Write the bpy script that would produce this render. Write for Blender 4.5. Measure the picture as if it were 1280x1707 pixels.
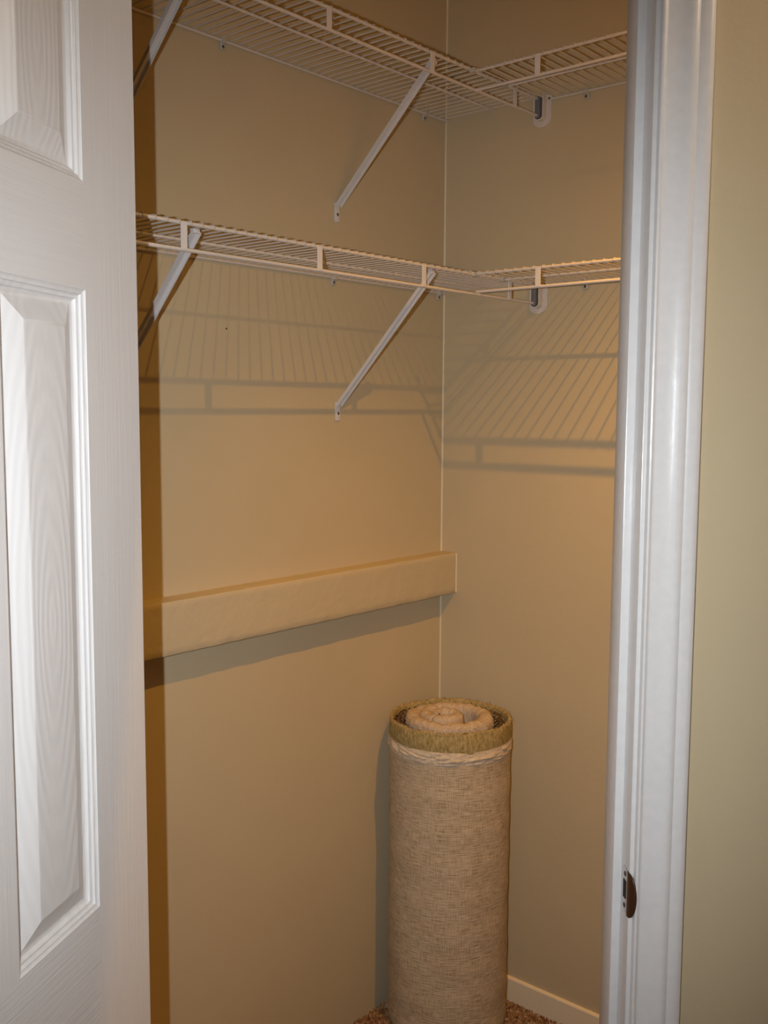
import bpy, bmesh, math, random
from mathutils import Vector, Matrix, noise

random.seed(7)
scene = bpy.context.scene
for o in list(bpy.data.objects):
    bpy.data.objects.remove(o, do_unlink=True)
COL = scene.collection

# ------------------------------------------------------------------ camera
EYE = 1.653                                   # height of the lens above the floor
CAM = Vector((-2.2874, -1.7463, EYE))
yaw, pitch, roll = map(math.radians, (40.6246, 5.7559, 0.3158))
F = Vector((math.cos(yaw) * math.cos(pitch), math.sin(yaw) * math.cos(pitch), -math.sin(pitch)))
R0 = Vector((math.sin(yaw), -math.cos(yaw), 0.0))
U0 = R0.cross(F)
RIGHT = R0 * math.cos(roll) + U0 * math.sin(roll)
UP = -R0 * math.sin(roll) + U0 * math.cos(roll)
cam = bpy.data.cameras.new('camera')
cam.sensor_fit = 'VERTICAL'
cam.sensor_height = 36.0
cam.lens = 1692.93 / 1707.0 * 36.0
cam.clip_start = 0.02
cam_ob = bpy.data.objects.new('camera', cam)
COL.objects.link(cam_ob)
cam_ob.matrix_world = Matrix(((RIGHT.x, UP.x, -F.x, CAM.x), (RIGHT.y, UP.y, -F.y, CAM.y),
                              (RIGHT.z, UP.z, -F.z, CAM.z), (0, 0, 0, 1)))
scene.camera = cam_ob

# ------------------------------------------------------------------ world, lights, exposure
world = bpy.data.worlds.new('world')
scene.world = world
world.use_nodes = True
world.node_tree.nodes['Background'].inputs[0].default_value = (0.5, 0.45, 0.4, 1)
world.node_tree.nodes['Background'].inputs[1].default_value = 0.0
scene.view_settings.view_transform = 'Standard'
scene.view_settings.look = 'None'
scene.view_settings.exposure = 0.0
scene.view_settings.gamma = 1.0
scene.view_settings.use_curve_mapping = False

# the camera's flash: left of the lens (the camera is held upright)
fl = bpy.data.lights.new('camera_flash', 'SPOT')
fl.energy = 83.0
fl.color = (0.955, 1.0, 1.03)
fl.spot_size = math.radians(82)
fl.spot_blend = 1.0
fl.shadow_soft_size = 0.005
fl_ob = bpy.data.objects.new('camera_flash', fl)
COL.objects.link(fl_ob)
fd = (F - UP * 0.06).normalized()
fl_ob.matrix_world = Matrix.Translation(CAM - RIGHT * 0.083 + UP * 0.01 + F * 0.02) @ fd.to_track_quat('-Z', 'Y').to_matrix().to_4x4()

# the closet's own reflector lamp (its shade, stem and bulb are built further down)
LAMP = Vector((-0.735, -1.04, EYE + 0.953))
for nm, watt, cone, tint in (('closet_lamp_spill', 16.5, 153, (1.0, 0.55, 0.095)), ('closet_lamp_beam', 57.0, 89, (1.0, 0.445, 0.055))):   # reflector bulb: wide spill and a beam
    al = bpy.data.lights.new(nm, 'SPOT')
    al.energy = watt
    al.color = tint
    al.spot_size = math.radians(cone)
    al.spot_blend = 1.0
    al.shadow_soft_size = 0.0065
    al_ob = bpy.data.objects.new(nm, al)
    COL.objects.link(al_ob)
    al_ob.location = LAMP
    aim = Vector((0.0, 0.0, -1.0)) if cone > 130 else Vector((0.15, 0.17, -1.0))
    al_ob.rotation_euler = aim.to_track_quat('-Z', 'Y').to_euler()

# the room's globe ceiling lamp, to the right of the picture (built at the end; its globe gives the light)
ROOM_LAMP = Vector((-0.6983, -1.9711, 2.66))
# ------------------------------------------------------------------ helpers
def new_mat(name):
    m = bpy.data.materials.new(name)
    m.use_nodes = True
    nt = m.node_tree
    return m, nt, nt.nodes['Principled BSDF']

def N(nt, kind, **kw):
    n = nt.nodes.new(kind)
    for k, v in kw.items():
        if k in n.inputs:
            n.inputs[k].default_value = v
        else:
            setattr(n, k, v)
    return n

def ramp(nt, stops):
    r = nt.nodes.new('ShaderNodeValToRGB')
    cr = r.color_ramp
    while len(cr.elements) < len(stops):
        cr.elements.new(0.5)
    for e, (p, c) in zip(cr.elements, stops):
        e.position = p
        e.color = (*c, 1)
    return r

def mesh_obj(name, verts, faces, mat=None, parent=None, smooth=False, uvs=None):
    me = bpy.data.meshes.new(name)
    me.from_pydata([tuple(v) for v in verts], [], faces)
    if uvs is not None:
        uvl = me.uv_layers.new(name='UVMap')
        for lp in me.loops:
            uvl.data[lp.index].uv = uvs[lp.vertex_index]
    if smooth:
        for p in me.polygons:
            p.use_smooth = True
    me.update()
    if mat:
        me.materials.append(mat)
    o = bpy.data.objects.new(name, me)
    COL.objects.link(o)
    if parent:
        o.parent = parent
    return o

def share(src, name, parent, loc=(0, 0, 0), rot=(0, 0, 0)):
    o = src.copy()
    o.name = name
    COL.objects.link(o)
    o.parent = parent
    o.location = loc
    o.rotation_euler = rot
    return o

class MB:
    """collects shapes that become ONE mesh"""
    def __init__(s):
        s.v, s.f = [], []
    def add(s, v, f):
        b = len(s.v)
        s.v += [Vector(p) for p in v]
        s.f += [tuple(i + b for i in q) for q in f]
    def box(s, lo, hi, bev=0.0, M=None):
        x0, y0, z0 = lo; x1, y1, z1 = hi
        if bev <= 0:
            v = [(x0,y0,z0),(x1,y0,z0),(x1,y1,z0),(x0,y1,z0),(x0,y0,z1),(x1,y0,z1),(x1,y1,z1),(x0,y1,z1)]
            f = [(0,3,2,1),(4,5,6,7),(0,1,5,4),(1,2,6,5),(2,3,7,6),(3,0,4,7)]
        else:
            bm = bmesh.new()
            bmesh.ops.create_cube(bm, size=1.0)
            for q in bm.verts:
                q.co = Vector(((x0+x1)/2+q.co.x*(x1-x0), (y0+y1)/2+q.co.y*(y1-y0), (z0+z1)/2+q.co.z*(z1-z0)))
            bmesh.ops.bevel(bm, geom=list(bm.edges), offset=bev, segments=2, affect='EDGES', profile=0.5)
            bm.verts.index_update()
            v = [q.co.copy() for q in bm.verts]
            f = [tuple(q.index for q in fc.verts) for fc in bm.faces]
            bm.free()
        if M is not None:
            v = [M @ Vector(p) for p in v]
        s.add(v, f)
    def tube(s, pts, r, n=8, cap=True):
        pts = [Vector(p) for p in pts]
        rings = []
        up = None
        for i, p in enumerate(pts):
            d = (pts[min(i+1, len(pts)-1)] - pts[max(i-1, 0)]).normalized()
            a = Vector((0, 0, 1)) if abs(d.z) < 0.9 else Vector((1, 0, 0))
            e1 = d.cross(a).normalized()
            if up is not None and e1.dot(up) < 0:
                e1 = -e1
            up = e1
            e2 = d.cross(e1)
            rr = r[i] if isinstance(r, (list, tuple)) else r
            rings.append([p + e1*math.cos(2*math.pi*k/n)*rr + e2*math.sin(2*math.pi*k/n)*rr for k in range(n)])
        v = [q for ring in rings for q in ring]
        f = []
        for i in range(len(rings)-1):
            for k in range(n):
                f.append((i*n+k, i*n+(k+1) % n, (i+1)*n+(k+1) % n, (i+1)*n+k))
        if cap:
            f.append(tuple(range(n)))
            f.append(tuple((len(rings)-1)*n+k for k in reversed(range(n))))
        s.add(v, f)
    def lathe(s, prof, c=(0, 0, 0), n=32, M=None):
        """prof: list of (r, z) about the z axis"""
        v = [Vector((c[0]+r*math.cos(2*math.pi*k/n), c[1]+r*math.sin(2*math.pi*k/n), c[2]+z)) for r, z in prof for k in range(n)]
        if M is not None:
            v = [M @ p for p in v]
        f = []
        for i in range(len(prof)-1):
            for k in range(n):
                f.append((i*n+k, i*n+(k+1) % n, (i+1)*n+(k+1) % n, (i+1)*n+k))
        s.add(v, f)
    def prism(s, poly, d0, d1, M=None):
        """poly in (x, y), extruded along z from d0 to d1"""
        n = len(poly)
        v = [Vector((x, y, d0)) for x, y in poly] + [Vector((x, y, d1)) for x, y in poly]
        if M is not None:
            v = [M @ p for p in v]
        f = [tuple(reversed(range(n))), tuple(range(n, 2*n))]
        f += [(k, (k+1) % n, n+(k+1) % n, n+k) for k in range(n)]
        s.add(v, f)
    def build(s, name, mat, parent=None, smooth=False):
        o = mesh_obj(name, s.v, s.f, mat, parent, smooth)
        bm = bmesh.new(); bm.from_mesh(o.data)
        bmesh.ops.recalc_face_normals(bm, faces=bm.faces)
        bm.to_mesh(o.data); bm.free()
        if smooth:
            try:
                o.data.set_sharp_from_angle(angle=math.radians(38))
            except Exception:
                pass
        return o

def empty(name, loc=(0, 0, 0)):
    o = bpy.data.objects.new(name, None)
    o.empty_display_size = 0.05
    COL.objects.link(o)
    o.location = loc
    return o

def tag(o, label, cat, group=None):
    o['label'] = label
    o['category'] = cat
    if group:
        o['group'] = group
    return o

def struct(o, label=None):
    o['kind'] = 'structure'
    if label:
        o['label'] = label
    return o

# ------------------------------------------------------------------ materials
def wall_material(name, base, bump=0.12, scale=70):
    m, nt, b = new_mat(name)
    tc = N(nt, 'ShaderNodeTexCoord')
    n1 = N(nt, 'ShaderNodeTexNoise', Scale=2.3, Detail=3.0)
    n2 = N(nt, 'ShaderNodeTexNoise', Scale=scale, Detail=4.0, Roughness=0.6)
    n3 = N(nt, 'ShaderNodeTexNoise', Scale=11.0, Detail=3.0)
    for n in (n1, n2, n3):
        nt.links.new(tc.outputs['Object'], n.inputs['Vector'])
    lo = tuple(c * 0.97 for c in base); hi = tuple(min(1, c * 1.03) for c in base)
    r = ramp(nt, [(0.3, lo), (0.7, hi)])
    nt.links.new(n1.outputs['Fac'], r.inputs['Fac'])
    nt.links.new(r.outputs['Color'], b.inputs['Base Color'])
    add = N(nt, 'ShaderNodeMath', operation='MULTIPLY_ADD')
    add.inputs[1].default_value = 0.55
    nt.links.new(n3.outputs['Fac'], add.inputs[0])
    nt.links.new(n2.outputs['Fac'], add.inputs[2])
    bp = N(nt, 'ShaderNodeBump', Strength=bump, Distance=0.004)
    nt.links.new(add.outputs[0], bp.inputs['Height'])
    nt.links.new(bp.outputs['Normal'], b.inputs['Normal'])
    b.inputs['Roughness'].default_value = 0.55
    b.inputs['Specular IOR Level'].default_value = 0.25
    return m

PAINT = (0.55, 0.46, 0.303)
M_wall = wall_material('beige_wall_paint', PAINT)
M_ledge = wall_material('beige_ledge_paint', PAINT, bump=0.6, scale=30)
M_ceil = wall_material('ceiling_paint', (0.62, 0.58, 0.50))

def plain(name, col, rough=0.4, spec=0.5, metal=0.0, bump=0.0, bscale=120.0):
    m, nt, b = new_mat(name)
    tc = N(nt, 'ShaderNodeTexCoord')
    n = N(nt, 'ShaderNodeTexNoise', Scale=bscale, Detail=3.0)
    nt.links.new(tc.outputs['Object'], n.inputs['Vector'])
    r = ramp(nt, [(0.3, tuple(c * 0.97 for c in col)), (0.7, tuple(min(1.0, c * 1.02) for c in col))])
    nt.links.new(n.outputs['Fac'], r.inputs['Fac'])
    nt.links.new(r.outputs['Color'], b.inputs['Base Color'])
    b.inputs['Roughness'].default_value = rough
    b.inputs['Specular IOR Level'].default_value = spec
    b.inputs['Metallic'].default_value = metal
    if bump > 0:
        bp = N(nt, 'ShaderNodeBump', Strength=bump, Distance=0.002)
        nt.links.new(n.outputs['Fac'], bp.inputs['Height'])
        nt.links.new(bp.outputs['Normal'], b.inputs['Normal'])
    return m

M_trim = plain('white_trim_enamel', (0.71, 0.70, 0.70), rough=0.23, bump=0.10, bscale=70)
M_base = plain('white_baseboard_paint', (0.84, 0.74, 0.56), rough=0.5)
M_caulk = plain('cream_caulk', (0.68, 0.60, 0.45), rough=0.5)
M_wire = plain('white_vinyl_coated_wire', (0.66, 0.60, 0.55), rough=0.4, spec=0.4)
M_brace = plain('white_powder_coat', (0.66, 0.64, 0.64), rough=0.4, spec=0.4)
M_clip = plain('translucent_white_plastic', (0.50, 0.47, 0.42), rough=0.45)
M_greyend = plain('grey_plastic', (0.16, 0.16, 0.17), rough=0.5)
M_screw = plain('dark_screw_steel', (0.10, 0.095, 0.09), rough=0.4, metal=0.6)
M_bronze = plain('oil_rubbed_bronze', (0.085, 0.040, 0.022), rough=0.34, metal=0.55)
M_nickel = plain('polished_nickel', (0.62, 0.60, 0.60), rough=0.2, metal=1.0)
M_hole = plain('dark_latch_hole', (0.02, 0.018, 0.016), rough=0.8)

def door_material(name, axis, strength=0.30):
    """white moulded door skin with embossed wood grain running along axis (0..2 in object space)"""
    m, nt, b = new_mat(name)
    tc = N(nt, 'ShaderNodeTexCoord')
    mp = N(nt, 'ShaderNodeMapping')
    sc = [170.0, 170.0, 170.0]
    sc[axis] = 5.0
    mp.inputs['Scale'].default_value = sc
    n = N(nt, 'ShaderNodeTexNoise', Scale=1.0, Detail=4.0, Roughness=0.65, Distortion=0.6)
    nt.links.new(tc.outputs['Object'], mp.inputs['Vector'])
    nt.links.new(mp.outputs['Vector'], n.inputs['Vector'])
    bp = N(nt, 'ShaderNodeBump', Strength=strength, Distance=0.0012)
    nt.links.new(n.outputs['Fac'], bp.inputs['Height'])
    nt.links.new(bp.outputs['Normal'], b.inputs['Normal'])
    r = ramp(nt, [(0.25, (0.670, 0.664, 0.668)), (0.75, (0.710, 0.704, 0.712))])
    nt.links.new(n.outputs['Fac'], r.inputs['Fac'])
    nt.links.new(r.outputs['Color'], b.inputs['Base Color'])
    b.inputs['Roughness'].default_value = 0.36
    return m

M_stile = door_material('door_skin_vertical_grain', 2)
M_rail = door_material('door_skin_horizontal_grain', 0, 0.55)

def panel_material():
    m, nt, b = new_mat('door_panel_cathedral_grain')
    tc = N(nt, 'ShaderNodeTexCoord')
    mp = N(nt, 'ShaderNodeMapping')
    mp.inputs['Scale'].default_value = (1.0, 1.0, 0.20)
    w = N(nt, 'ShaderNodeTexWave', wave_type='RINGS', rings_direction='Y', Scale=34.0, Distortion=3.2, Detail=2.0)
    w.inputs['Detail Scale'].default_value = 1.4
    nt.links.new(tc.outputs['Object'], mp.inputs['Vector'])
    nt.links.new(mp.outputs['Vector'], w.inputs['Vector'])
    bp = N(nt, 'ShaderNodeBump', Strength=0.16, Distance=0.0012)
    nt.links.new(w.outputs['Fac'], bp.inputs['Height'])
    nt.links.new(bp.outputs['Normal'], b.inputs['Normal'])
    r = ramp(nt, [(0.0, (0.68, 0.674, 0.68)), (1.0, (0.705, 0.70, 0.707))])
    nt.links.new(w.outputs['Fac'], r.inputs['Fac'])
    nt.links.new(r.outputs['Color'], b.inputs['Base Color'])
    b.inputs['Roughness'].default_value = 0.36
    return m
M_panel = panel_material()

def carpet_material():
    m, nt, b = new_mat('flecked_brown_carpet')
    tc = N(nt, 'ShaderNodeTexCoord')
    v = N(nt, 'ShaderNodeTexVoronoi', Scale=125.0)
    n = N(nt, 'ShaderNodeTexNoise', Scale=95.0, Detail=2.0)
    for q in (v, n):
        nt.links.new(tc.outputs['Object'], q.inputs['Vector'])
    sep = N(nt, 'ShaderNodeSeparateColor')
    nt.links.new(v.outputs['Color'], sep.inputs['Color'])
    r = ramp(nt, [(0.0, (0.16, 0.065, 0.028)), (0.25, (0.33, 0.15, 0.065)), (0.5, (0.46, 0.26, 0.12)),
                  (0.72, (0.27, 0.16, 0.055)), (1.0, (0.66, 0.47, 0.30))])
    nt.links.new(sep.outputs[0], r.inputs['Fac'])
    nt.links.new(r.outputs['Color'], b.inputs['Base Color'])
    b.inputs['Roughness'].default_value = 0.95
    b.inputs['Specular IOR Level'].default_value = 0.1
    return m
M_carpet = carpet_material()

def burlap_material():
    """woven jute backing; UV is in metres round and up the roll"""
    m, nt, b = new_mat('woven_jute_backing')
    uv = N(nt, 'ShaderNodeUVMap')
    def stretched(su, sv, detail=2.0):
        mp = N(nt, 'ShaderNodeMapping')
        mp.inputs['Scale'].default_value = (su, sv, 1)
        n = N(nt, 'ShaderNodeTexNoise', Scale=1.0, Detail=detail, Roughness=0.6)
        nt.links.new(uv.outputs[0], mp.inputs['Vector'])
        nt.links.new(mp.outputs[0], n.inputs['Vector'])
        return n
    h = stretched(30, 330)           # weft threads lying round the roll
    v = stretched(330, 34)           # warp threads running up it
    big = stretched(9, 14, 3.0)
    wx = N(nt, 'ShaderNodeTexWave', wave_type='BANDS', bands_direction='X', Scale=72.0, Distortion=0.7)
    wy = N(nt, 'ShaderNodeTexWave', wave_type='BANDS', bands_direction='Y', Scale=66.0, Distortion=1.2)
    for w in (wx, wy):
        w.inputs['Detail Scale'].default_value = 3.0
        nt.links.new(uv.outputs[0], w.inputs['Vector'])
    mul = N(nt, 'ShaderNodeMath', operation='MULTIPLY')
    nt.links.new(wx.outputs['Fac'], mul.inputs[0]); nt.links.new(wy.outputs['Fac'], mul.inputs[1])
    s1 = N(nt, 'ShaderNodeMath', operation='MULTIPLY_ADD')
    s1.inputs[1].default_value = 1.15
    nt.links.new(h.outputs['Fac'], s1.inputs[0])
    hv = N(nt, 'ShaderNodeMath', operation='MULTIPLY')
    hv.inputs[1].default_value = 0.7
    nt.links.new(v.outputs['Fac'], hv.inputs[0]); nt.links.new(hv.outputs[0], s1.inputs[2])
    s2 = N(nt, 'ShaderNodeMath', operation='MULTIPLY_ADD')
    s2.inputs[1].default_value = 0.33
    nt.links.new(mul.outputs[0], s2.inputs[0]); nt.links.new(s1.outputs[0], s2.inputs[2])
    s3 = N(nt, 'ShaderNodeMath', operation='MULTIPLY_ADD')
    s3.inputs[1].default_value = 0.35
    nt.links.new(big.outputs['Fac'], s3.inputs[0]); nt.links.new(s2.outputs[0], s3.inputs[2])
    sc = N(nt, 'ShaderNodeMapRange')
    sc.inputs['From Min'].default_value = 0.90; sc.inputs['From Max'].default_value = 1.55
    nt.links.new(s3.outputs[0], sc.inputs['Value'])
    r = ramp(nt, [(0.0, (0.34, 0.25, 0.15)), (0.35, (0.52, 0.41, 0.28)), (0.7, (0.63, 0.51, 0.365)), (1.0, (0.72, 0.60, 0.455))])
    nt.links.new(sc.outputs[0], r.inputs['Fac'])
    nt.links.new(r.outputs['Color'], b.inputs['Base Color'])
    bp = N(nt, 'ShaderNodeBump', Strength=0.45, Distance=0.0018)
    nt.links.new(sc.outputs[0], bp.inputs['Height'])
    nt.links.new(bp.outputs['Normal'], b.inputs['Normal'])
    b.inputs['Roughness'].default_value = 0.9
    b.inputs['Specular IOR Level'].default_value = 0.1
    return m
M_burlap = burlap_material()

def fuzzy(name, stops, scale, bump=0.6, zs=0.35):
    m, nt, b = new_mat(name)
    tc = N(nt, 'ShaderNodeTexCoord')
    mp = N(nt, 'ShaderNodeMapping')
    mp.inputs['Scale'].default_value = (1, 1, zs)
    n = N(nt, 'ShaderNodeTexNoise', Scale=scale, Detail=4.0, Roughness=0.7)
    nt.links.new(tc.outputs['Object'], mp.inputs['Vector'])
    nt.links.new(mp.outputs[0], n.inputs['Vector'])
    r = ramp(nt, stops)
    nt.links.new(n.outputs['Fac'], r.inputs['Fac'])
    nt.links.new(r.outputs['Color'], b.inputs['Base Color'])
    bp = N(nt, 'ShaderNodeBump', Strength=bump, Distance=0.004)
    nt.links.new(n.outputs['Fac'], bp.inputs['Height'])
    nt.links.new(bp.outputs['Normal'], b.inputs['Normal'])
    b.inputs['Roughness'].default_value = 0.95
    b.inputs['Specular IOR Level'].default_value = 0.08
    return m
M_band = fuzzy('olive_gold_latex_band', [(0.28, (0.20, 0.145, 0.05)), (0.5, (0.40, 0.30, 0.12)), (0.72, (0.58, 0.46, 0.26))], 190, zs=0.4)
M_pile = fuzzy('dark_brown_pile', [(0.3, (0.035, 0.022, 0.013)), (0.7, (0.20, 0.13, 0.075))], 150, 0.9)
M_inner = fuzzy('tan_rolled_jute', [(0.25, (0.40, 0.30, 0.20)), (0.55, (0.56, 0.45, 0.335)), (0.8, (0.66, 0.555, 0.44))], 160, 0.5, zs=1.0)
M_fringe = fuzzy('jute_fringe', [(0.3, (0.28, 0.19, 0.09)), (0.7, (0.58, 0.46, 0.30))], 60, 0.0)
M_hem = fuzzy('cream_hem_cloth', [(0.25, (0.52, 0.42, 0.30)), (0.7, (0.70, 0.60, 0.47))], 120, 0.35)

# ------------------------------------------------------------------ plan of the place
# closet corner at the origin: left wall on Y = 0, right wall on X = 0; the doorway stands in a
# wall set across the corner at 45 degrees.  u runs along that wall to the right, w into the closet.
CW = -2.033
S2 = math.sqrt(2.0)
MW = Matrix(((1/S2, 1/S2, 0, CW/2), (-1/S2, 1/S2, 0, CW/2), (0, 0, 1, 0), (0, 0, 0, 1)))   # (u, w, z) -> world
UJ = 0.094                       # face of the right jamb
UL = -0.637                      # face of the left jamb
WT = 0.125                       # thickness of the doorway wall
HEAD = 2.300                     # underside of the head jamb
CEIL = 2.80

# ---- floor and carpet
mb = MB(); mb.box((-5.8, -5.2, -0.05), (0.12, 0.12, 0.0))
floor = mb.build('floor', M_carpet)
struct(floor, 'brown flecked carpet floor of the closet')

# loops of the carpet pile in the corner the photograph shows
verts, faces = [], []
rnd = random.Random(3)
x = -0.78
step = 0.0062
while x < -0.011:
    y = -0.92
    while y < -0.004:
        px = x + rnd.uniform(-.002, .002); py = y + rnd.uniform(-.002, .002)
        if px > -0.0135: px = -0.0135
        if py > -0.004: py = -0.004
        if (px + 0.176) ** 2 + (py + 0.170) ** 2 > 0.150 ** 2:
            a = rnd.uniform(0, math.pi); L = rnd.uniform(.0035, .006); W = rnd.uniform(.002, .0032); h = rnd.uniform(.008, .014)
            ca, sa = math.cos(a), math.sin(a)
            b = len(verts)
            for (dx, dy, dz) in ((-L, -W, 0), (L, -W, 0), (L, W, 0), (-L, W, 0), (-L*.45, 0, h), (L*.45, 0, h)):
                verts.append((min(-.0095, px + dx*ca - dy*sa), min(-0.0005, py + dx*sa + dy*ca), dz))
            faces += [(b, b+1, b+5, b+4), (b+2, b+3, b+4, b+5), (b+1, b+2, b+5), (b+3, b, b+4)]
        y += step
    x += step
pile = mesh_obj('carpet_pile', verts, faces, M_carpet, floor)
pile['kind'] = 'stuff'

# ---- closet walls
mb = MB(); mb.box((-1.95, 0.0, 0.0), (0.0, 0.11, CEIL))
wall_left = struct(mb.build('wall_left', M_wall), 'beige long wall of the closet behind the ledge')
mb = MB(); mb.box((0.0, -1.95, 0.0), (0.11, 0.11, CEIL))
wall_right = struct(mb.build('wall_right', M_wall), 'beige short wall of the closet right of the corner')

m = MB(); m.lathe([(0.0, .0006), (.0016, .0005), (.0022, 0.0)], n=10, M=Matrix(((1, 0, 0, -0.790), (0, 0, -1, 0.0), (0, 1, 0, EYE + .176), (0, 0, 0, 1))))
m.build('nail_hole', M_hole, wall_left)
# doorway wall with its opening
mb = MB()
mb.box((-2.4, 0.0, 0.0), (UL - 0.019, WT, CEIL))
mb.box((UJ + 0.019, 0.0, 0.0), (2.1, WT, CEIL))
mb.box((UL - 0.019, 0.0, HEAD + 0.019), (UJ + 0.019, WT, CEIL))
wall_front = struct(mb.build('wall_front', M_wall), 'beige room wall around the closet doorway')
wall_front.matrix_world = MW
# the room the photograph is taken from
mb = MB(); mb.box((-2.5, -3.2, 0.0), (-2.4, 0.0, CEIL)); o = struct(mb.build('wall_side_left', M_wall)); o.matrix_world = MW
mb = MB(); mb.box((2.1, -3.2, 0.0), (2.2, 0.0, CEIL)); o = struct(mb.build('wall_side_right', M_wall)); o.matrix_world = MW
mb = MB(); mb.box((-2.5, -3.3, 0.0), (2.2, -3.2, CEIL)); o = struct(mb.build('wall_back', M_wall)); o.matrix_world = MW
mb = MB(); mb.box((-5.8, -5.2, CEIL), (0.12, 0.12, CEIL + 0.06))
struct(mb.build('ceiling', M_ceil), 'pale ceiling above the closet and the room')

# caulk line in the closet corner, broken by the ledge, and at the end of the ledge
LEDGE_T, LEDGE_B, LEDGE_D = EYE - 0.4000, EYE - 0.5144, 0.0537
def caulk(x0, y0, z0, z1, r=0.0031):
    m = MB()
    n = 28
    v = []; f = []
    for i in range(n + 1):
        z = z0 + (z1 - z0) * i / n
        k = r * (1 + 0.35 * noise.noise((x0 * 9, y0 * 7, z * 6)))
        v += [(x0, y0, z), (x0 - k, y0, z), (x0 - k*.55, y0 - k*.55, z), (x0, y0 - k, z)]
    for i in range(n):
        for j in range(3):
            f.append((i*4+j, i*4+j+1, i*4+j+5, i*4+j+4))
    m.add(v, f)
    return m.build('caulk_bead', M_caulk, wall_right, smooth=True)
caulk(0, 0, 0.0, LEDGE_B)
caulk(0, 0, LEDGE_T, CEIL)
caulk(0, -LEDGE_D, LEDGE_B + .002, LEDGE_T - .001, 0.0028)

# ---- plastered ledge along the left wall
def build_ledge():
    nx, prof = 90, []
    # ring of the cross-section (depth, height), slightly eased edges
    D, T, B = LEDGE_D, LEDGE_T, LEDGE_B
    prof = [(0, T)] + [(D*t, T) for t in (.3, .6, .85)] + [(D - .0015, T - .0006), (D, T - .003)]
    prof += [(D, T + (B - T) * t) for t in (.12, .25, .4, .55, .7, .85)] + [(D, B + .003), (D - .002, B)] + [(D*.5, B), (0, B)]
    v, f = [], []
    n = len(prof)
    x0, x1 = -1.86, -0.001
    for i in range(nx + 1):
        x = x0 + (x1 - x0) * i / nx
        for j, (d, z) in enumerate(prof):
            k = 0.0016 * noise.noise((x * 9, z * 14, 3.1)) + 0.0011 * noise.noise((x * 33, z * 41, 7.0))
            e = 0.0015 * noise.noise((x * 24, 2.2, d * 20))
            dd = d + (k if d > 0.01 else 0)
            zz = z + (e if d > 0.004 else 0)
            v.append((x, -dd, zz))
    for i in range(nx):
        for j in range(n - 1):
            f.append((i*n+j, i*n+j+1, (i+1)*n+j+1, (i+1)*n+j))
    f.append(tuple(range(n)))
    f.append(tuple(nx*n + j for j in reversed(range(n))))
    m = MB(); m.add(v, f)
    return m.build('trim_1', M_ledge, smooth=True)
struct(build_ledge(), 'beige plastered ledge running along the long closet wall')

# ---- baseboard on the right wall (the long wall has none)
mb = MB()
prof = [(0.0, 0.0), (-0.009, 0.0), (-0.009, 0.0700), (-0.0075, 0.0730), (-0.0045, 0.0745), (-0.0, 0.0750)]
mb.prism(prof, 0.0, 1.86, Matrix(((1, 0, 0, 0), (0, 0, -1, -0.0005), (0, 1, 0, 0), (0, 0, 0, 1))))
struct(mb.build('baseboard_right', M_base), 'low cream white baseboard on the short closet wall')

# ---- door frame
def frame_piece(name, mat, boxes, label):
    m = MB()
    for lo, hi, bv in boxes:
        m.box(lo, hi, bv)
    o = m.build(name, mat, smooth=True)
    o.matrix_world = MW
    return struct(o, label)
ST0, ST1 = 0.038, 0.088
jamb_r = frame_piece('trim_2', M_trim, [((UJ, 0.0, 0.0), (UJ + 0.0185, WT, HEAD + .018), 0.0012)], 'white right door jamb with strike plate')
m = MB(); m.box((UJ - 0.013, ST0, 0.0), (UJ + .001, ST1, HEAD), 0.0022)
o = m.build('door_stop', M_trim, jamb_r, smooth=True)
jamb_l = frame_piece('trim_3', M_trim, [((UL - 0.0185, 0.0, 0.0), (UL, WT, HEAD + .018), 0.0012)], 'white hinge side door jamb behind the door')
m = MB(); m.box((UL - .001, ST0, 0.0), (UL + 0.013, ST1, HEAD), 0.0022); m.build('door_stop', M_trim, jamb_l, smooth=True)
jamb_h = frame_piece('trim_4', M_trim, [((UL, 0.0, HEAD), (UJ, WT, HEAD + .018), 0.0012)], 'white head jamb over the closet doorway')
m = MB(); m.box((UL + .013, ST0, HEAD - 0.013), (UJ - .013, ST1, HEAD + .001), 0.0022); m.build('door_stop', M_trim, jamb_h, smooth=True)

# moulded casing: (distance from jamb face, how far it stands proud of the wall)
CAS = [(0.006, 0.0), (0.006, 0.0085), (0.0072, 0.0105), (0.0095, 0.0112), (0.0120, 0.0102), (0.0135, 0.0088),
       (0.0155, 0.0086), (0.0190, 0.0092), (0.0250, 0.0100), (0.0320, 0.0112), (0.0390, 0.0132), (0.0450, 0.0153),
       (0.0490, 0.0163), (0.0530, 0.0160), (0.0560, 0.0148), (0.0575, 0.0140), (0.0595, 0.0146), (0.0640, 0.0160),
       (0.0700, 0.0165), (0.0765, 0.0160), (0.0790, 0.0140), (0.0800, 0.0100), (0.0800, 0.0)]
def casing(name, side, label):
    """side: +1 right, -1 left; mitred at the head"""
    v, f = [], []
    n = len(CAS)
    for end in (0, 1):
        for d, t in CAS:
            u = (UJ + d) if side > 0 else (UL - d)
            v.append((u, -t, 0.0 if end == 0 else HEAD + d))
    for j in range(n - 1):
        f.append((j, j+1, n+j+1, n+j))
    f.append((n-1, 0, n, 2*n-1))
    f.append(tuple(range(n))); f.append(tuple(reversed(range(n, 2*n))))
    m = MB(); m.add(v, f)
    o = m.build(name, M_trim, smooth=True); o.matrix_world = MW
    return struct(o, label)
casing('trim_5', 1, 'white moulded casing on the right side of the doorway')
casing('trim_6', -1, 'white moulded casing on the hinge side of the doorway')
v, f = [], []
n = len(CAS)
for end in (0, 1):
    for d, t in CAS:
        v.append(((UL - d) if end == 0 else (UJ + d), -t, HEAD + d))
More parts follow.
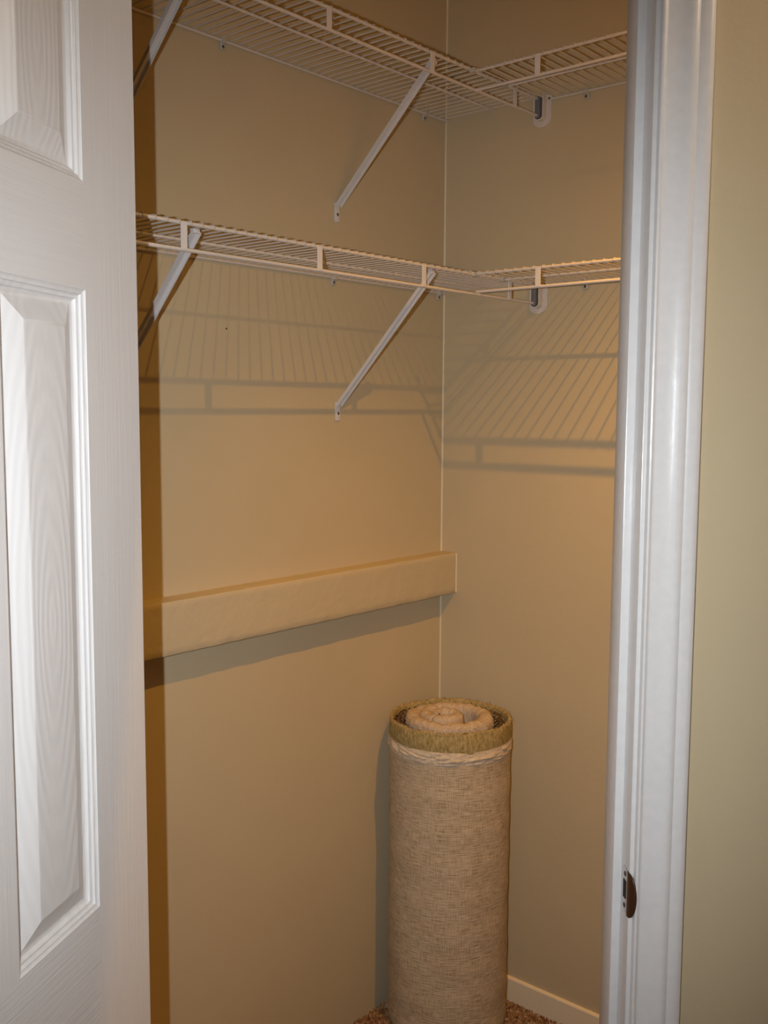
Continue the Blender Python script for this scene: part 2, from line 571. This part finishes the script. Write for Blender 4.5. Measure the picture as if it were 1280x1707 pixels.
for j in range(n - 1):
    f.append((j, j+1, n+j+1, n+j))
f.append((n-1, 0, n, 2*n-1)); f.append(tuple(range(n))); f.append(tuple(reversed(range(n, 2*n))))
m = MB(); m.add(v, f); o = m.build('trim_7', M_trim, smooth=True); o.matrix_world = MW
struct(o, 'white moulded casing over the doorway')

# strike plate on the right jamb: nickel plate, latch hole, two screws, bronze lip curling over the edge
ZS = EYE - 0.715
sp_poly = [(0.0, -.026), (0.0, .026), (0.004, .0325), (0.011, .0350), (0.022, .0350), (0.0275, .0300), (0.0290, .0200),
           (0.0290, -.0200), (0.0275, -.0300), (0.022, -.0350), (0.011, -.0350), (0.004, -.0325)]
m = MB()
m.prism([(w, z) for w, z in sp_poly], 0.0, 0.0016, Matrix(((0, 0, -1, UJ), (1, 0, 0, 0.0008), (0, 1, 0, ZS), (0, 0, 0, 1))))
plate = m.build('strike_plate', M_nickel, jamb_r)
plate['label'] = 'nickel strike plate'
m = MB()
m.box((UJ - .0023, .009, ZS - .013), (UJ - .0014, .021, ZS + .015), .0004)
m.build('latch_hole', M_hole, plate)
for dz in (-.0245, .0245):
    m = MB()
    m.lathe([(0.0, .0012), (.0025, .0011), (.0042, .0003), (.0045, 0.0)], n=14,
            M=Matrix(((0, 0, -1, UJ - .0015), (1, 0, 0, .0150), (0, 1, 0, ZS + dz), (0, 0, 0, 1))))
    m.build('screw', M_screw, plate, smooth=True)
# lip: half-moon flange that runs forward past the jamb edge and curls towards the casing
v, f = [], []
na, nb = 20, 8
for i in range(na + 1):
    a = -math.pi/2 + math.pi * i / na
    for j in range(nb + 1):
        t = j / nb * max(0.0, math.cos(a)) ** 0.62
        v.append((UJ - .0012 + 0.0062 * t ** 2.2, 0.0035 - 0.0225 * t, ZS - 0.001 + 0.0345 * math.sin(a)))
for i in range(na):
    for j in range(nb):
        f.append((i*(nb+1)+j, i*(nb+1)+j+1, (i+1)*(nb+1)+j+1, (i+1)*(nb+1)+j))
lip = mesh_obj('strike_lip', v, f, M_bronze, plate, smooth=True)
sm = lip.modifiers.new('thick', 'SOLIDIFY'); sm.thickness = 0.0016; sm.offset = 0.0
lip['label'] = 'dark bronze curved lip'

# ---- the open door: hinged on the left, swung out into the room
ang = math.radians(206.6)
dd = Vector((math.cos(ang), math.sin(ang), 0)); tt = Vector((-dd.y, dd.x, 0))
DT = 0.035
pxu, pxv = 232.0, 690.0
ray = F + RIGHT * ((pxu - 640) / 1692.93) - UP * ((pxv - 853.5) / 1692.93)
off = tt * DT + dd * 0.002
sK = (CW - 0.008 + off.x + off.y - CAM.x - CAM.y) / (ray.x + ray.y)
K = CAM + ray * sK
PIV = Vector((K.x - off.x, K.y - off.y, 0.0))
DOOR = Matrix(((dd.x, tt.x, 0, PIV.x), (dd.y, tt.y, 0, PIV.y), (0, 0, 1, 0.0), (0, 0, 0, 1)))
# local: x along the leaf from the hinge, y 0 = room face, y DT = closet face (the one in view), z up
DWID = 0.722
door = empty('door_1')
door.matrix_world = DOOR
struct(door, 'white six panel door standing open into the room')
X0, X1 = 0.002, DWID
PW = 0.174
PA0 = 0.133; PA1 = PA0 + PW
PB1 = DWID - 0.133 + .002; PB0 = PB1 - PW
ZB, ZT = 0.014, HEAD - 0.005
rows = [(0.255, 0.835), (1.016, 1.795), (1.923, 2.195)]
def dbox(name, lo, hi, mat):
    m = MB(); m.box(lo, hi)
    return m.build(name, mat, door)
dbox('stile', (X0, 0, ZB), (PA0, DT, ZT), M_stile)
dbox('stile', (PB1, 0, ZB), (X1, DT, ZT), M_stile)
zz = [ZB] + [q for r in rows for q in r] + [ZT]
for i in range(0, len(zz), 2):
    dbox('rail', (PA0, 0, zz[i]), (PB1, DT, zz[i+1]), M_rail)
for z0, z1 in rows:
    dbox('mullion', (PA1, 0, z0), (PB0, DT, z1), M_stile)
# raised panel: (inset from the opening, depth below the face)
PROF = [(0.0, 0.0), (0.0010, 0.0012), (0.0030, 0.0024), (0.0052, 0.0028), (0.0062, 0.0034), (0.0066, 0.0052), (0.0085, 0.0062),
        (0.0108, 0.0066), (0.0118, 0.0074), (0.0122, 0.0090), (0.0140, 0.0104), (0.0165, 0.0112), (0.0185, 0.0114), (0.0205, 0.0110),
        (0.0230, 0.0098), (0.0440, 0.0012), (0.0462, 0.0006), (0.0490, 0.0004)]
def panel(x0, x1, z0, z1):
    v, f = [], []
    for face in (0, 1):
        base = len(v)
        for d, h in PROF:
            y = (DT - h) if face else h
            v += [(x0+d, y, z0+d), (x1-d, y, z0+d), (x1-d, y, z1-d), (x0+d, y, z1-d)]
        for i in range(len(PROF) - 1):
            for k in range(4):
                a, b2 = base+i*4+k, base+i*4+(k+1) % 4
                q = (a, b2, b2+4, a+4)
                f.append(q if face == 0 else tuple(reversed(q)))
        e = base + (len(PROF)-1)*4
        f.append((e, e+1, e+2, e+3) if face == 0 else (e+3, e+2, e+1, e))
    o = mesh_obj('panel', v, f, M_panel, door, smooth=True)
    cx, cz = (x0+x1)/2, (z0+z1)/2
    for q in o.data.vertices:
        q.co.x -= cx; q.co.z -= cz
    o.location = (cx, 0, cz)
    o.data.set_sharp_from_angle(angle=math.radians(14))
    return o
for z0, z1 in rows:
    panel(PA0, PA1, z0, z1); panel(PB0, PB1, z0, z1)
for zc in (0.24, 1.15, 2.06):
    m = MB()
    m.tube([(-0.004, -0.006, zc - .045), (-0.004, -0.006, zc + .045)], 0.0058, 12)
    m.box((-0.004, -.0015, zc - .044), (0.030, 0.0, zc + .044))
    m.build('hinge', M_nickel, door, smooth=True)

# ------------------------------------------------------------------ wire shelves
ZU, ZL = EYE + 0.784, EYE + 0.321          # height of the upper and lower decks
LU, LL = 0.0412, 0.0457                    # depth of their front lips
SD = 0.305                                 # depth of the long shelves
RF, RW = 0.0037, 0.00165                   # rail and deck wire radii
SR = {'u': 0.300, 'l': 0.287}              # depth of the short shelves
SRC = {}

def rail(name, a, b, r, parent, n=10):
    m = MB(); m.tube([a, b], r, n)
    return m.build(name, M_wire, parent, smooth=True)

def wire_mesh(depth, parent):
    """one deck wire from the wall to the front rail, in local shelf axes (x along, y out from the wall)"""
    zc = RF + RW * 0.6
    m = MB()
    m.tube([(0, .004, zc), (0, depth - .002, zc), (0, depth + RF * .8, zc - .0012), (0, depth + RF + RW*.7, zc - .006)], RW, 6)
    return m.build('deck_wire', M_wire, parent, smooth=True)

def clip(parent, x):
    """plastic wall clip holding the back rail, with its screw"""
    m = MB()
    m.box((x - .007, 0.0005, -.019), (x + .007, .0065, .007), .002)
    m.box((x - .006, 0.0055, -.007), (x + .006, .0135, .0065), .0022)
    c = m.build('wall_clip', M_clip, parent, smooth=True)
    m = MB()
    m.lathe([(0, .0018), (.0022, .0016), (.0036, .0)], n=12, M=Matrix(((1, 0, 0, x + .001), (0, 0, 1, .0064), (0, -1, 0, -.0125), (0, 0, 0, 1))))
    m.build('screw', M_screw, c, smooth=True)

def shelf(name_key, origin, rotz, length, depth, lip, tabs, clips, wires_from, label):
    """local axes: x along the wall, y out from the wall, z = 0 at the deck rails"""
    root = empty('wire_shelf')
    root.matrix_world = Matrix.Translation(origin) @ Matrix.Rotation(rotz, 4, 'Z')
    # mirrored local x is avoided: x simply runs from 0 to length
    tag(root, label, 'shelf', 'white wire shelves in the closet')
    rail('front_rail', (wires_from[0], depth, 0), (length, depth, 0), RF, root)
    rail('lip_rail', (wires_from[0], depth, -lip), (length, depth, -lip), RF, root)
    rail('back_rail', (wires_from[1], .0066, 0), (length, .0066, 0), RF * .85, root)
    rail('middle_rail', (wires_from[1], .165, -RF * .3), (length, .165, -RF * .3), RF * .85, root)
    first = None
    x = wires_from[2]
    while x < length - .004:
        if first is None:
            first = wire_mesh(depth, root); first.location = (x, 0, 0)
        else:
            share(first, 'deck_wire', root, (x, 0, 0))
        x += 0.0254
    tab_src = None
    for t in tabs:
        if tab_src is None:
            m = MB(); m.box((-.007, depth + RF*.55, -lip - .001), (.007, depth + RF*.55 + .0024, .0015), .0007)
            tab_src = m.build('lip_tab', M_brace, root); tab_src.location = (t, 0, 0)
        else:
            share(tab_src, 'lip_tab', root, (t, 0, 0))
    for c in clips:
        clip(root, c)
    return root

# long shelves: origin at the left end so that local y points out of the wall (towards -Y)
LEN = 1.525
def long_shelf(key, z, lip, tabs, clips, label):
    # rotate by pi: local x -> -X, local y -> -Y.  x = 0 is the corner end.
    return shelf(key, Vector((0, 0, z)), math.pi, LEN, SD, lip, [-t for t in tabs], [-c for c in clips], (0.020, 0.004, 0.014), label)
su = long_shelf('lu', ZU, LU, [-.126, -.455, -.784, -1.113, -1.44], [-.10, -.796, -1.40], 'upper white wire shelf on the long wall, cut by the top of the picture')
sl = long_shelf('ll', ZL, LL, [-.135, -.478, -.811, -1.148, -1.48], [-.03, -.451, -1.215], 'lower white wire shelf on the long wall above the ledge')
# plastic corner clips on the long shelves' front rails that take the ends of the short shelves
def corner_clips(root, depth):
    for dx in (depth, .165):
        m = MB()
        m.box((dx - .0065, SD - .0065, -.0055), (dx + .0065, SD + .0078, .0056), .002)
        m.box((dx - .0050, SD - .0190, .0020), (dx + .0050, SD - .0050, .0090), .0016)
        m.build('corner_clip', M_clip, root, smooth=True)
corner_clips(su, SR['u']); corner_clips(sl, SR['l'])
# short shelves: local x runs along -Y from the corner, local y points to -X ... needs a turn of -90 and a mirror-free layout
def short_shelf(key, z, lip, depth, tabs, clips, label):
    # rotation of +90 deg: local x -> +Y, local y -> -X.  Put the origin at the near end, x grows to the corner.
    near = -1.50
    root = empty('wire_shelf')
    root.matrix_world = Matrix.Translation((0, near, z)) @ Matrix.Rotation(math.pi / 2, 4, 'Z')
    tag(root, label, 'shelf', 'white wire shelves in the closet')
    L = -SD - 0.0062 - near
    rail('front_rail', (0, depth, 0), (L - .004, depth, 0), RF, root)
    rail('lip_rail', (0, depth, -lip), (L - .004, depth, -lip), RF, root)
    rail('back_rail', (0, .0066, 0), (L - .028, .0066, 0), RF * .85, root)
    rail('middle_rail', (0, .165, -RF * .3), (L - .004, .165, -RF * .3), RF * .85, root)
    first = None
    x = 0.012
    while x < L - .008:
        if first is None:
            first = wire_mesh(depth, root); first.location = (x, 0, 0)
        else:
            share(first, 'deck_wire', root, (x, 0, 0))
        x += 0.0254
    src = None
    for t in tabs:
        if src is None:
            m = MB(); m.box((-.007, depth + RF*.55, -lip - .001), (.007, depth + RF*.55 + .0024, .0015), .0007)
            src = m.build('lip_tab', M_brace, root); src.location = (t - near, 0, 0)
        else:
            share(src, 'lip_tab', root, (t - near, 0, 0))
    for c in clips:
        clip(root, c - near)
    return root
short_shelf('ru', ZU - .003, .0432, SR['u'], [-.483, -.815, -1.15], [-.437, -1.10], 'upper white wire shelf on the short wall beside the door jamb')
short_shelf('rl', ZL, .0420, SR['l'], [-.487, -.82, -1.155], [-.447, -1.11], 'lower white wire shelf on the short wall beside the door jamb')

# U-shaped end brackets where the long shelves meet the short wall
def end_bracket(z, lip, label):
    root = empty('shelf_end_bracket', (0, -SD - .004, z))
    tag(root, label, 'bracket', 'U-shaped shelf end brackets')
    def upoly(hw, top, bot, n=10):
        p = [(hw, top), (-hw, top)]
        for i in range(n + 1):
            a = math.pi + math.pi * i / n
            p.append((hw * math.cos(a), bot + hw * 0.75 + hw * 0.75 * math.sin(a)))
        return p
    # back plate, on the wall
    Mx = Matrix(((0, 0, -1, 0), (1, 0, 0, 0), (0, 1, 0, 0), (0, 0, 0, 1)))
    m = MB(); m.prism(upoly(.0265, .010, -lip - .026), 0.0006, .0035, Mx)
    m.build('wall_plate', M_wire, root)
    # cup that takes the two rails
    outer = upoly(.0135, .0105, -lip - .0125)[1:]; inner = upoly(.0108, .0105, -lip - .0098)[1:]
    outer.append((.0135, .0105)); inner.append((.0108, .0105))
    v, f = [], []
    n = len(outer)
    for d in (.0035, .0215):
        for ring in (outer, inner):
            v += [(-d, y, zz) for y, zz in ring]
    for k in range(n - 1):
        f.append((k, k+1, 2*n+k+1, 2*n+k))
        f.append((n+k, 3*n+k, 3*n+k+1, n+k+1))
        f.append((2*n+k, 2*n+k+1, 3*n+k+1, 3*n+k))
    f.append((0, n, 3*n, 2*n)); f.append((n-1, 3*n-1+0, 4*n-1, 2*n-1)[:2] + (4*n-1, 2*n-1) if False else (n-1, 2*n-1, 4*n-1, 3*n-1))
    m = MB(); m.add(v, f); m.build('cup', M_wire, root)
    m = MB(); m.box((-.0245, -.0045, -lip - .0075), (-.0048, .0095, .0052), .0025)
    m.build('rail_end_cap', M_greyend, root, smooth=True)
    for yy in (-.020, .020):
        m = MB(); m.lathe([(0, .0015), (.0022, .0013), (.0034, .0)], n=12, M=Matrix(((0, 0, -1, -.0034), (1, 0, 0, yy), (0, 1, 0, .001), (0, 0, 0, 1))))
        m.build('screw', M_screw, root, smooth=True)
end_bracket(ZU, LU, 'U-shaped end bracket of the upper shelf on the short wall')
end_bracket(ZL, LL, 'U-shaped end bracket of the lower shelf on the short wall')

# diagonal braces under the long shelves
def brace(x, z, zfoot, label):
    root = empty('shelf_brace', (x, 0, z))
    tag(root, label, 'brace', 'diagonal shelf braces')
    zf = zfoot - z
    top = Vector((0, -SD + .009, -.0075)); bot = Vector((0, -.0045, zf))
    d = (top - bot).normalized(); L = (top - bot).length
    nrm = Vector((1, 0, 0)); e2 = d.cross(nrm).normalized()
    # channel section: web 16 mm facing down-and-out, two short flanges
    M = Matrix(((nrm.x, e2.x, d.x, bot.x), (nrm.y, e2.y, d.y, bot.y), (nrm.z, e2.z, d.z, bot.z), (0, 0, 0, 1)))
    hw, t, fl_ = .0085, .0016, .0080
    poly = [(-hw, -.001), (hw, -.001), (hw, fl_), (hw - t, fl_), (hw - t, t), (-hw + t, t), (-hw + t, fl_), (-hw, fl_)]
    if e2.z > 0:
        poly = [(a, -b) for a, b in poly]
    m = MB(); m.prism(poly, 0.0, L, M)
    m.build('strut', M_brace, root)
    # foot: a flattened tab against the wall
    m = MB(); m.box((-.0085, -.0042, zf - .040), (.0085, -.0006, zf + .006), .0012)
    m.build('foot', M_brace, root, smooth=True)
    m = MB(); m.lathe([(0, .0020), (.0025, .0017), (.0040, .0)], n=12, M=Matrix(((1, 0, 0, .001), (0, 0, -1, -.0041), (0, 1, 0, zf - .022), (0, 0, 0, 1))))
    m.build('screw', M_screw, root, smooth=True)
    # hook at the top, round the lip rail
    m = MB(); m.box((-.0070, -SD + .0055, -.0125), (.0070, -SD + .0165, -.0045), .0012)
    m.build('hook', M_brace, root, smooth=True)
brace(-.437, ZU, EYE + .495, 'diagonal brace under the upper shelf near the closet corner')
brace(-.434, ZL, EYE + .012, 'diagonal brace under the lower shelf near the closet corner')
brace(-1.112, ZL, EYE + .012, 'diagonal brace under the lower shelf beside the open door')
brace(-1.105, ZU, EYE + .495, 'diagonal brace under the upper shelf at the top left beside the open door')

# ------------------------------------------------------------------ rolled-up carpet remnant in the corner
RC = Vector((-0.178, -0.172, 0.0)); RR = 0.160; RH = 0.848
rollc = empty('carpet_roll', RC)
tag(rollc, 'rolled up tan carpet remnant standing on end in the closet corner', 'carpet roll')
def ringsurf(name, mat, levels, nseg=120, wob=0.0012, top_jag=0.0, close_top=None):
    """surface of revolution with a little wobble; levels: (radius, z); UV in metres"""
    v, f, uv = [], [], []
    for i, (r, z) in enumerate(levels):
        for k in range(nseg + 1):
            a = 2 * math.pi * k / nseg
            c, s = math.cos(a), math.sin(a)
            rr = r + wob * noise.noise((c * 2.2, s * 2.2, z * 5))
            zz_ = z
            if top_jag and i >= close_top:
                zz_ += top_jag * noise.noise((c * 9, s * 9, 1.3)) + top_jag * .7 * noise.noise((c * 31, s * 31, 4.3))
            v.append((rr * c, rr * s, zz_)); uv.append((a * RR, z))
    w = nseg + 1
    for i in range(len(levels) - 1):
        for k in range(nseg):
            f.append((i*w+k, i*w+k+1, (i+1)*w+k+1, (i+1)*w+k))
    return mesh_obj(name, v, f, mat, rollc, smooth=True, uvs=uv)
BZ = RH - 0.052                                 # lower edge of the olive band
lv = [(RR - .002, 0.011), (RR, 0.014)] + [(RR + .0008 * math.sin(i * 1.3), 0.014 + (BZ - 0.030 - 0.014) * i / 40) for i in range(1, 41)]
backing = ringsurf('backing_cloth', M_burlap, lv, wob=0.0016)
# hem: wrinkled cloth ridge under the band
v, f = [], []
ns, nl = 260, 22
for i in range(nl + 1):
    t = i / nl
    for k in range(ns + 1):
        a = 2 * math.pi * k / ns
        c, s = math.cos(a), math.sin(a)
        bulge = 0.0030 * math.sin(math.pi * min(1, t * 1.15)) ** .7 if t < .87 else 0.0005
        sway = 0.004 * noise.noise((c * 3, s * 3, 8.8))
        wr = 0.0050 * abs(noise.noise((a * 3.2, t * 3.6 + 1.4 * math.sin(a * 2.5), 2.0))) + 0.0015 * noise.noise((a * 15, t * 6, 5.0))
        r = RR + .0004 + bulge * .5 + wr * 1.6 * math.sin(math.pi * t)
        v.append((r * c, r * s, BZ - .034 + t * .037 + sway * (1 - abs(2*t-1))))
for i in range(nl):
    for k in range(ns):
        f.append((i*(ns+1)+k, i*(ns+1)+k+1, (i+1)*(ns+1)+k+1, (i+1)*(ns+1)+k))
hem = mesh_obj('wrinkled_hem', v, f, M_hem, rollc, smooth=True)
hem['label'] = 'wrinkled cream cloth hem'
# olive band with the raw, uneven top rim and its inner side
TH = 0.010
lv = [(RR - .0005, BZ - .002), (RR + .0008, BZ + .008), (RR + .001, BZ + .02), (RR + .0006, BZ + .034), (RR - .0005, RH - .006), (RR - .003, RH - .001),
      (RR - TH * .5, RH), (RR - TH + .002, RH - .002), (RR - TH, RH - .009), (RR - TH - .001, RH - .05), (RR - TH - .001, RH - .14)]
band = ringsurf('olive_band', M_band, lv, nseg=220, wob=0.004, top_jag=0.0042, close_top=4)
band['label'] = 'olive gold raw edge of the carpet'
# spiral of pile between the outer layer and the core
def spiral(name, mat, r0, r1, a0, turns, thick, ztop, zbot, jag, lobes=0.0, rough=0.001, steps=220, hump=0.0):
    v, f = [], []
    prof = [(-.5, zbot), (-.5, -.016), (-.46, -.008), (-.34, -.0025), (-.15, -.0004), (.15, -.0004), (.34, -.0025), (.46, -.008), (.5, -.016), (.5, zbot)]
    n = len(prof)
    for i in range(steps + 1):
        t = i / steps
        a = a0 + turns * 2 * math.pi * t
        r = r0 + (r1 - r0) * t + lobes * math.sin(3 * a)
        c, s = math.cos(a), math.sin(a)
        th = thick * (1 + .18 * noise.noise((a * 1.7, 3.3, 0))) * min(1.0, .3 + 6 * t, .3 + 6 * (1 - t))
        zt = ztop + jag * noise.noise((a * 2.3, 9.1, r * 20)) + jag * .5 * noise.noise((a * 9, 1.1, 0)) + hump * t
        for j, (p, z) in enumerate(prof):
            e = rough * noise.noise((a * 14, j * 1.7, r * 60))
            v.append(((r + p * th + e) * c, (r + p * th + e) * s, zt + z + e * .8 if z > -.05 else z + ztop))
    for i in range(steps):
        for j in range(n - 1):
            f.append((i*n+j, i*n+j+1, (i+1)*n+j+1, (i+1)*n+j))
    f.append(tuple(range(n))); f.append(tuple(steps*n + j for j in reversed(range(n))))
    return mesh_obj(name, v, f, mat, rollc, smooth=True)
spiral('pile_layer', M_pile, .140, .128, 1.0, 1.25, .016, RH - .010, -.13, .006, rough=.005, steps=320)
def soft_core():
    """puffy rolled end of the carpet: a rounded cloth edge following a heart-like spiral"""
    pts = []
    def arc(cx, cy, r, a0, a1, n, r1=None):
        for i in range(n):
            t = i / n
            a = math.radians(a0 + (a1 - a0) * t); rr = r + ((r1 if r1 is not None else r) - r) * t
            pts.append((cx + rr * math.cos(a), cy + rr * math.sin(a)))
    arc(0, 0, .101, 70, 395, 120, .092)          # outer turn
    arc(.004, .002, .089, 395, 560, 50, .052)    # winds inward on the right ...
    arc(-.014, .006, .040, 560, 905, 80, .020)   # ... and curls up on the left
    v, f = [], []
    prof = [(-.5, -.14), (-.5, -.024), (-.47, -.013), (-.38, -.005), (-.2, -.0006), (0, 0), (.2, -.0006), (.38, -.005), (.47, -.013), (.5, -.024), (.5, -.14)]
    n = len(prof); m_ = len(pts)
    for i in range(m_):
        p = Vector((*pts[i], 0)); q0 = Vector((*pts[max(0, i-2)], 0)); q1 = Vector((*pts[min(m_-1, i+2)], 0))
        tn = (q1 - q0).normalized(); nr = Vector((tn.y, -tn.x, 0))
        t = i / m_
        th = (.040 if t < .55 else .036) * (1 + .22 * noise.noise((p.x * 30, p.y * 30, 1.0))) * min(1.0, .35 + 10 * t, .35 + 8 * (1 - t))
        zt = RH + .004 + .008 * t + .006 * noise.noise((p.x * 22, p.y * 22, 4.0)) + .003 * noise.noise((p.x * 80, p.y * 80, 2.0))
        for j, (pp, z) in enumerate(prof):
            e = .0022 * noise.noise((p.x * 120 + j, p.y * 120, j * 2.1))
            w = p + nr * (pp * th + e)
            v.append((w.x, w.y, (zt + z + e) if z > -.1 else RH + z))
    for i in range(m_ - 1):
        for j in range(n - 1):
            f.append((i*n+j, i*n+j+1, (i+1)*n+j+1, (i+1)*n+j))
    f.append(tuple(range(n))); f.append(tuple((m_-1)*n + j for j in reversed(range(n))))
    return mesh_obj('rolled_core', v, f, M_inner, rollc, smooth=True)
core = soft_core()
core.rotation_euler = (0, 0, math.radians(-10))
core['label'] = 'puffy tan rolled core'
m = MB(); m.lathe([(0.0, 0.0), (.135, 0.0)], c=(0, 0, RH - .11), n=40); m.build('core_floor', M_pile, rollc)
# loose jute fibres along the raw rim: nobody could count them
verts, faces = [], []
rnd = random.Random(11)
for i in range(900):
    a = rnd.uniform(0, 2 * math.pi)
    zone = rnd.random()
    if zone < .6:
        r = RR - rnd.uniform(-.001, TH); z = RH - rnd.uniform(.000, .006)
    elif zone < .8:
        r = rnd.uniform(.124, .148); z = RH - rnd.uniform(.012, .022)
    else:
        r = rnd.uniform(.116, .124); z = RH - rnd.uniform(0, .014)
    p = Vector((r * math.cos(a), r * math.sin(a), z))
    d = Vector((math.cos(a + rnd.uniform(-1.6, 1.6)), math.sin(a + rnd.uniform(-1.6, 1.6)), rnd.uniform(-.2, .9))).normalized()
    L = rnd.uniform(.004, .011)
    side = d.cross(Vector((0, 0, 1))).normalized() * rnd.uniform(.0004, .0008)
    q = p + d * L * .55 + Vector((0, 0, .001)); e = p + d * L + Vector((0, 0, -.0015))
    b = len(verts)
    up = Vector((0, 0, .0007))
    verts += [p - side, p + side, p + up, q - side, q + side, q + up, e]
    faces += [(b, b+1, b+4, b+3), (b+1, b+2, b+5, b+4), (b+2, b, b+3, b+5), (b+3, b+4, b+6), (b+4, b+5, b+6), (b+5, b+3, b+6)]
fr = mesh_obj('loose_fibres', verts, faces, M_fringe, rollc)
fr['kind'] = 'stuff'

# ------------------------------------------------------------------ the closet's hanging lamp (above the picture)
lamp = empty('pendant_lamp', (LAMP.x, LAMP.y, CEIL))
tag(lamp, 'small white metal shaded ceiling lamp inside the closet above the doorway', 'lamp')
dz = LAMP.z - CEIL
m = MB(); m.lathe([(0.0, -.022), (.045, -.020), (.055, -.006), (.055, 0.0), (0, 0)], n=28); m.build('canopy', M_brace, lamp, smooth=True)
m = MB(); m.tube([(0, 0, -.02), (0, 0, dz + .10)], .006, 10); m.build('stem', M_brace, lamp, smooth=True)
m = MB()
m.lathe([(.018, dz + .105), (.024, dz + .095), (.038, dz + .070), (.050, dz + .004), (.0485, dz + .004), (.0365, dz + .069), (.022, dz + .093), (.0, dz + .098)], n=36)
m.build('shade', M_brace, lamp, smooth=True)
m_b, nt, b = new_mat('warm_bulb_glow')
b.inputs['Emission Color'].default_value = (1.0, 0.55, 0.16, 1)
b.inputs['Emission Strength'].default_value = 2.0
m = MB(); m.lathe([(.0, dz + .012), (.012, dz + .014), (.022, dz + .026), (.026, dz + .042), (.020, dz + .060), (.013, dz + .072), (.013, dz + .092)], n=24)
m.build('bulb', m_b, lamp, smooth=True)

# ------------------------------------------------------------------ the room's globe lamp (outside the picture, to the right)
rlamp = empty('globe_lamp', (ROOM_LAMP.x, ROOM_LAMP.y, CEIL))
tag(rlamp, 'round glowing globe ceiling lamp in the room beside the doorway wall', 'lamp')
g = ROOM_LAMP.z - CEIL
m = MB(); m.lathe([(0.0, -.016), (.062, -.014), (.07, -.004), (.07, 0.0), (0, 0)], n=32); m.build('canopy', M_brace, rlamp, smooth=True)
m = MB(); m.lathe([(.046, -.012), (.046, g + .080), (.042, g + .080), (.042, -.012)], n=32); m.build('collar', M_brace, rlamp, smooth=True)
m_g, nt, b = new_mat('warm_globe_glass')
b.inputs['Base Color'].default_value = (0.8, 0.78, 0.74, 1)
b.inputs['Emission Color'].default_value = (1.0, 0.78, 0.58, 1)
b.inputs['Emission Strength'].default_value = 49.0
m = MB(); m.lathe([(.09 * math.sin(math.pi * i / 20), g - .09 * math.cos(math.pi * i / 20)) for i in range(21)], n=36)
m.build('globe', m_g, rlamp, smooth=True)
